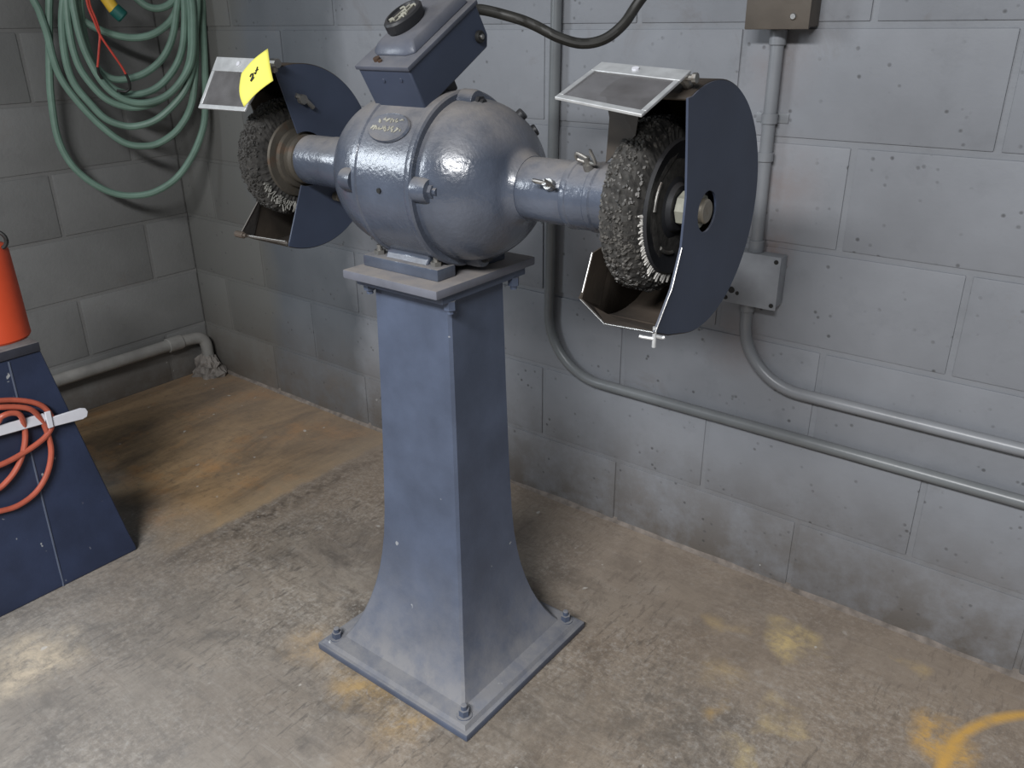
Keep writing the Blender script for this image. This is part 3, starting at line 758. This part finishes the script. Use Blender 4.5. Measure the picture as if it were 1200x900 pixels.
# yellow tag stuck on the left eye shield -------------------------------
off = nL * .006
if off.y > 0: off = -off
tc = [py_(314, 57, -.668), py_(321, 95, -.690), py_(287, 126, -.718), py_(283, 86, -.700)]   # tr, br, bl, tl
tg = empty('lot_tag', (tc[2] + tc[1]) / 2, 'curled yellow paper tag with a black handwritten mark on the left eye shield', 'tag')
rows = []
nt_ = (tc[1] - tc[0]).cross(tc[3] - tc[0]).normalized()
if nt_.y > 0: nt_ = -nt_
def TG(u, v, h=0):
    p = tc[3] * (1 - u) * (1 - v) + tc[0] * u * (1 - v) + tc[1] * u * v + tc[2] * (1 - u) * v
    return p + nt_ * (.004 * math.sin(u * math.pi) + .003 * math.sin(v * 2.5) + h) - (tc[0] - tc[3]) * (.10 * math.sin(v * math.pi) * (1 - u)) 
for j in range(11): rows.append([TG(i / 10, j / 10) for i in range(11)])
MB().grid(rows).build('paper_sheet', 'paper', tg, origin=tg.location, solid=.0006)
def ink(pts): return [TG(u, v, .0012) for u, v in pts]
mb = MB()
mb.tube(crv(ink([(.42, .44), (.46, .40), (.52, .43), (.50, .50), (.43, .57), (.48, .57), (.54, .54)]), 4), .0013, 6)
mb.tube(crv(ink([(.56, .43), (.59, .49), (.62, .44), (.67, .34)]), 4), .0011, 6)
mb.tube(crv(ink([(.60, .40), (.64, .42), (.69, .43)]), 4), .0009, 6)
mb.build('handwritten_mark', 'ink', tg, origin=tg.location)

# ------------------------------------------------------------------ conduits and boxes on the long wall
CR = .0125
def conduit(name, path, mat, label, straps, group=None, couplings=()):
    e = empty(name, path[0], label, 'conduit', group)
    MB().tube(path, CR, 16).build('conduit_tube', mat, e, origin=path[0])
    for a, b in couplings: MB().cyl(a, b, CR + .003, 20, bev=.001).build('coupling', mat, e, origin=path[0])
    for c, vert in straps:
        mb = MB()
        if vert:
            mb.box((c[0] - .032, -.003, c[1] - .009), (c[0] + .032, 0, c[1] + .009), .001).lathe([(0, CR + .0005), (0, CR + .003), (.018, CR + .003), (.018, CR + .0005)], (c[0], c[2], c[1] - .009), (0, 0, 1), 20)
        else:
            mb.box((c[0] - .009, -.003, c[1] - .032), (c[0] + .009, 0, c[1] + .032), .001).lathe([(0, CR + .0005), (0, CR + .003), (.018, CR + .003), (.018, CR + .0005)], (c[0] - .009, c[2], c[1]), (1, 0, 0), 20)
        mb.build('pipe_strap', mat, e, origin=path[0])
    return e
def elbow(x, z, rad, y, n=14):
    """from vertical (above) to horizontal (+x)"""
    return [Vector((x + rad - rad * math.cos(R(90) * k / n), y, z + rad - rad * math.sin(R(90) * k / n))) for k in range(n + 1)]
YP = -.0165
p1 = [Vector((1.609, YP, 2.50)), Vector((1.607, YP, 1.25)), Vector((1.596, YP, .60))] + elbow(1.594, .389, .155, YP) + [Vector((3.0, YP, .390)), Vector((4.84, YP, .390))]
conduit('conduit_run', p1, 'conduit_dark', 'long grey conduit bending along the wall nearest the floor', [])
p2 = [Vector((2.105, YP, 1.196)), Vector((2.106, YP, .99)), Vector((2.108, YP, .772))]
conduit('conduit_run', p2, 'conduit', 'short upright grey conduit between the brown box and the square wall box', [((2.106, 1.035, YP), True)],
        couplings=[((2.106, YP, .955), (2.106, YP, .972)), ((2.105, YP, 1.165), (2.105, YP, 1.192)), ((2.108, YP, .776), (2.108, YP, .800))])
p3 = [Vector((2.103, YP, .672)), Vector((2.103, YP, .64))] + elbow(2.103, .492, .135, YP) + [Vector((3.0, YP, .4915)), Vector((4.84, YP, .4915))]
conduit('conduit_run', p3, 'conduit', 'grey conduit curving right from below the square wall box', [], couplings=[((2.103, YP, .648), (2.103, YP, .670))])

jb = empty('junction_box', (2.113, 0, .722), 'small square grey-painted electrical box on the wall behind the right guard', 'electrical box')
o_ = jb.location
MB().box((2.060, -.043, .672), (2.170, -.0005, .776), .004).build('box_body', 'box_grey', jb, origin=o_)
MB().box((2.057, -.047, .669), (2.173, -.043, .779), .0015).build('cover_plate', 'box_grey', jb, origin=o_)
for x, z in ((2.066, .679), (2.164, .679), (2.164, .769), (2.066, .769)):
    MB().cyl((x, -.0460, z), (x, -.0485, z), .0045, 12).build('screw_hole', 'black', jb, origin=o_)
for x, z, r_ in ((2.077, .697, .007), (2.090, .692, .004)):
    MB().cyl((x, -.0460, z), (x, -.0478, z), r_, 12).build('knockout', 'black', jb, origin=o_)

rb = empty('switch_enclosure', (2.115, 0, 1.26), 'brown stained metal box at the top of the wall above the short conduit', 'electrical box')
o_ = rb.location
MB().box((2.062, -.058, 1.196), (2.172, -.0005, 1.345), .004).build('box_body', 'box_brown', rb, origin=o_)
MB().box((2.058, -.064, 1.192), (2.176, -.058, 1.349), .002).build('cover_plate', 'box_brown', rb, origin=o_)
MB().cyl((2.147, -.063, 1.213), (2.147, -.068, 1.213), .0055, 12, bev=.001).build('cover_screw', 'steel', rb, origin=o_)
MB().cyl((2.085, -.063, 1.330), (2.085, -.067, 1.330), .005, 12, bev=.001).build('cover_screw', 'steel', rb, origin=o_)

# ------------------------------------------------------------------ pipe along the left wall
pp = empty('drain_pipe', (.035, -.3, .15), 'grey painted pipe running low along the left wall to an elbow in the corner', 'pipe')
o_ = pp.location
ZP = .150
MB().cyl((.034, -1.88, ZP), (.034, -.17, ZP), .021, 20).build('pipe_run', 'pipe', pp, origin=o_)
MB().cyl((.034, -.185, ZP), (.034, -.128, ZP), .026, 20, bev=.002).build('coupling', 'pipe', pp, origin=o_)
MB().tube(crv([(.034, -.13, ZP), (.036, -.085, ZP - .002), (.042, -.055, ZP - .008), (.047, -.042, ZP - .03), (.048, -.040, ZP - .07), (.048, -.040, .0)], 6), .0215, 18).build('corner_elbow', 'pipe', pp, origin=o_)
mb = MB(); rows = []                                   # rough plaster heaped round the pipe foot
for k in range(9):
    t = k / 8; r_ = .062 * (1 - t) ** .55 + .006; row = []
    for i in range(28):
        a = 2 * math.pi * i / 28; d = Vector((math.cos(a), math.sin(a), 0))
        rr = r_ * (1 + .35 * noise.noise(Vector((math.cos(a) * 2.2, math.sin(a) * 2.2, t * 4))) + .12 * random.uniform(-1, 1))
        row.append((max(.002, .048 + d.x * rr), min(-.002, -.045 + d.y * rr * .75), t * .085 + .008 * random.uniform(-1, 1) * (t > 0) * (t < 1)))
    rows.append(row)
tag(mb.grid(rows, closed_u=True, cap=True).build('plaster_heap', 'plaster', smooth=0), 'crumbling pale plaster heaped around the pipe foot in the corner', 'plaster')

# ------------------------------------------------------------------ hose coil hung across the corner
HP, HN, HD = Vector((.075, -.40, 1.0)), Vector((.87, -.495, 0)).normalized(), Vector((.495, .87, 0))
def hp_(cx, cy, d): return plane(30 + cx / 3.75, cy / 3.75, HP + HN * d, HN)
LOOPS = [
    (-.012, [(105, -40), (103, 80), (104, 200), (105, 310), (112, 430), (140, 600), (200, 720), (290, 802), (390, 850), (480, 860), (570, 842), (660, 785), (730, 690), (778, 570), (790, 460), (788, 300), (778, 100), (768, -40)]),
    (.004, [(30, -40), (60, 50), (95, 150), (122, 260), (165, 360), (250, 470), (340, 560), (430, 625), (510, 642), (590, 627), (675, 562), (732, 445), (746, 250), (742, 100), (735, -40)]),
    (.018, [(172, -40), (160, 110), (178, 270), (215, 370), (280, 450), (350, 520), (430, 552), (500, 552), (580, 522), (660, 450), (710, 375), (738, 270), (745, 140), (750, -40)]),
    (.036, [(205, -40), (222, 90), (250, 195), (288, 280), (340, 365), (400, 420), (470, 450), (545, 450), (620, 420), (682, 358), (725, 275), (736, 160), (722, -40)]),
    (.022, [(180, -40), (195, 150), (232, 285), (290, 372), (355, 435), (435, 468), (515, 468), (590, 440), (660, 385), (712, 300), (728, 180), (712, -40)]),
    (.008, [(225, -40), (232, 60), (262, 190), (310, 300), (380, 385), (470, 415), (560, 395), (630, 335), (680, 245), (698, 130), (690, -40)]),
    (-.004, [(240, -40), (250, 110), (280, 235), (325, 310), (385, 347), (455, 345), (530, 318), (600, 258), (642, 175), (662, 60), (665, -40)]),
    (-.010, [(190, -40), (215, 40), (262, 95), (330, 132), (400, 156), (480, 166), (560, 150), (630, 100), (665, 40), (690, -40)]),
    (-.014, [(440, -60), (490, -5), (540, 30), (590, 36), (640, 12), (680, -50)]),
]
path = []
for i, (d, pl_) in enumerate(LOOPS):
    path += [hp_(x, y, d) for x, y in pl_]
    if i < len(LOOPS) - 1:
        d2, nx = LOOPS[i + 1]
        a, b = path[-1], hp_(*nx[0], d2)
        dv = (b - a); zt = 1.50 - .01 * i
        for f in (.12, .32, .5, .68, .88):
            p = a + dv * f; p.z = a.z + (zt - a.z) * math.sin(math.pi * f) ** .6; path.append(p)
hs = empty('hose_coil', hp_(430, 860, 0), 'coiled pale green rubber hose hanging in loops in the corner', 'hose')
MB().tube(crv(path, 7), .0105, 10).build('hose_tube', 'hose', hs, origin=hs.location)
a = hp_(345, -30, .05); b = hp_(385, 50, .05); c = hp_(405, 52, .05)
MB().cyl(hp_(318, -60, .045), hp_(392, 45, .045), .017, 16, bev=.002).build('yellow_coupling', 'yellow_plastic', hs, origin=hs.location)
MB().cyl(hp_(385, 36, .045), hp_(432, 78, .045), .0195, 16, bev=.004).build('teal_coupling', 'teal', hs, origin=hs.location)
# steel hanger that carries the coil
hg = empty('hose_hanger', (.0, -.2, 1.46), 'steel bar hanger holding the green hose above the corner', 'hanger')
MB().cyl((.0, -.33, 1.462), (.34, -.0, 1.462), .012, 14).build('hanger_bar', 'dull_steel', hg, origin=hg.location)
# red twin wire hanging through the coil
w1 = crv([hp_(275, -40, .06), hp_(282, 20, .06), hp_(310, 90, .062), hp_(326, 150, .06), hp_(322, 220, .058), hp_(316, 295, .055)], 6)
w2 = crv([hp_(262, -40, .064), hp_(275, 30, .064), hp_(300, 90, .066), hp_(328, 155, .064), hp_(375, 225, .06), hp_(420, 290, .056), hp_(440, 325, .054)], 6)
rw = empty('red_wire', w2[-1], 'thin red twin wire dangling in front of the green hose', 'wire')
MB().tube(w1, .0032, 8).build('red_strand', 'red_wire', rw, origin=rw.location)
MB().tube(w2, .0032, 8).build('red_strand', 'red_wire', rw, origin=rw.location)
MB().tube([w1[-1], hp_(322, 325, .05), hp_(335, 345, .045)], .0042, 8).build('black_end', 'black', rw, origin=rw.location)
MB().tube(crv([w2[-1], hp_(452, 350, .05), hp_(458, 385, .045), hp_(440, 402, .04), hp_(400, 398, .04)], 4), .0042, 8).build('black_end', 'black', rw, origin=rw.location)

# ------------------------------------------------------------------ navy pedestal at the left edge
NX, NY = .722, -1.016
NV = empty('machine_pedestal', (NX, NY, 0), 'navy blue tapered machine pedestal at the left edge of the picture', 'pedestal')
o_ = NV.location
ZT = .566
mb = MB(); rows = []
for z, a in ((0, .186), (.012, .186), (.05, .179), (.30, .1435), (.545, .1095)):
    rows.append([(NX + sx * a * (1.0 if sx < 0 else 1.0) + (.012 if z > .1 else .0) * 0, NY + sy * a, z) for sx, sy in ((-1, -1), (1, -1), (1, 1), (-1, 1))])
MB().grid(rows, closed_u=True, cap=True).build('pedestal_body', 'navy', NV, origin=o_, bevel=.003)
MB().box((NX - .112, NY - .112, .545), (NX + .114, NY + .109, ZT), .002).build('top_plate', 'navy_top', NV, origin=o_)
NPL0, NPLN = (NX + .186, NY, 0), (.545, 0, .0765)
sm = [plane(75, 688, NPL0, NPLN), plane(10, 424, NPL0, NPLN)]
MB().tube([sm[0] + Vector((.0, 0, .004)), (sm[0] + sm[1]) / 2, sm[1]], .0022, 6).build('weld_seam', 'blue', NV, origin=o_)
# orange container on top
oc = pz_(-22, 398, ZT); OR = .098
cn = empty('orange_container', (oc.x, oc.y, ZT), 'tapered orange plastic container with a black ring on the navy pedestal', 'container')
cn.location.x, cn.location.y = .734, -.952
o_ = Vector(cn.location)
MB().lathe([(0, .060), (0, .066), (.005, .069), (.012, .0685), (.10, .068), (.195, .0665), (.208, .061), (.216, .046), (.222, .030), (.222, .012)], o_, (0, 0, 1), 40).build('container_body', 'orange', cn, origin=o_)
MB().lathe([(.221, .020), (.221, .028), (.236, .028), (.238, .020)], o_, (0, 0, 1), 24).build('cap', 'black', cn, origin=o_)
k = o_ + Vector((.040, .036, .222))
MB().tube([k + Vector((.019 * math.cos(t) * .6, .019 * math.cos(t) * .8, .019 * math.sin(t))) for t in [2 * math.pi * i / 20 for i in range(20)] + [0]], .0045, 8, cap=False).build('ring_handle', 'black', cn, origin=o_)
# white bracket and orange cord on its sloping face
NN = Vector(NPLN).normalized()
def np_(x, y, d=.006): return plane(x, y, Vector(NPL0) + NN * d, NPLN)
def onn(pts, d): return [np_(x, y, d) for x, y in pts]
br_ = empty('white_strap', np_(20, 497), 'white plastic strap across the orange cord on the navy pedestal', 'strap')
for nm, pl_ in (('strap_tail', [(-60, 514), (50, 484), (53, 490), (52, 496), (-60, 527)]), ('strap_end', [(58, 489), (93, 478), (99, 478), (102, 482), (101, 488), (96, 491), (60, 500)]), ('strap_buckle', [(51, 483), (58, 481), (62, 500), (56, 502)])):
    d = .014 if nm != 'strap_buckle' else .018
    MB().prism(onn(pl_, d), NN * .006).build(nm, 'white', br_, origin=br_.location, bevel=.0015)
cp = [((-95, 520), .010), ((-60, 482), .008), ((-20, 472), .008), ((18, 469), .008), ((46, 474), .008), ((59, 486), .009), ((61, 498), .010), ((53, 512), .010), ((32, 528), .011), ((0, 545), .012), ((-40, 556), .012), ((-90, 545), .010),
      ((-110, 515), .009), ((-70, 490), .012), ((-10, 497), .014), ((2, 488), .024), ((14, 484), .025), ((24, 487), .023), ((29, 502), .009), ((29, 520), .008), ((23, 542), .008), ((10, 562), .008), ((-10, 577), .008), ((-60, 590), .008), ((-105, 560), .010), ((-80, 500), .010), ((-20, 480), .018),
      ((30, 478), .020), ((48, 492), .012), ((57, 512), .007), ((60, 532), .007), ((55, 556), .007), ((42, 577), .007), ((22, 592), .007), ((0, 599), .007), ((-40, 606), .007), ((-90, 590), .008)]
oc_ = empty('extension_lead', np_(40, 590), 'coiled orange extension cord hanging on the face of the navy pedestal', 'cord')
MB().tube(crv([np_(x, y, d + .004) for (x, y), d in cp], 6), .0062, 10).build('cord_coil', 'cord', oc_, origin=oc_.location)
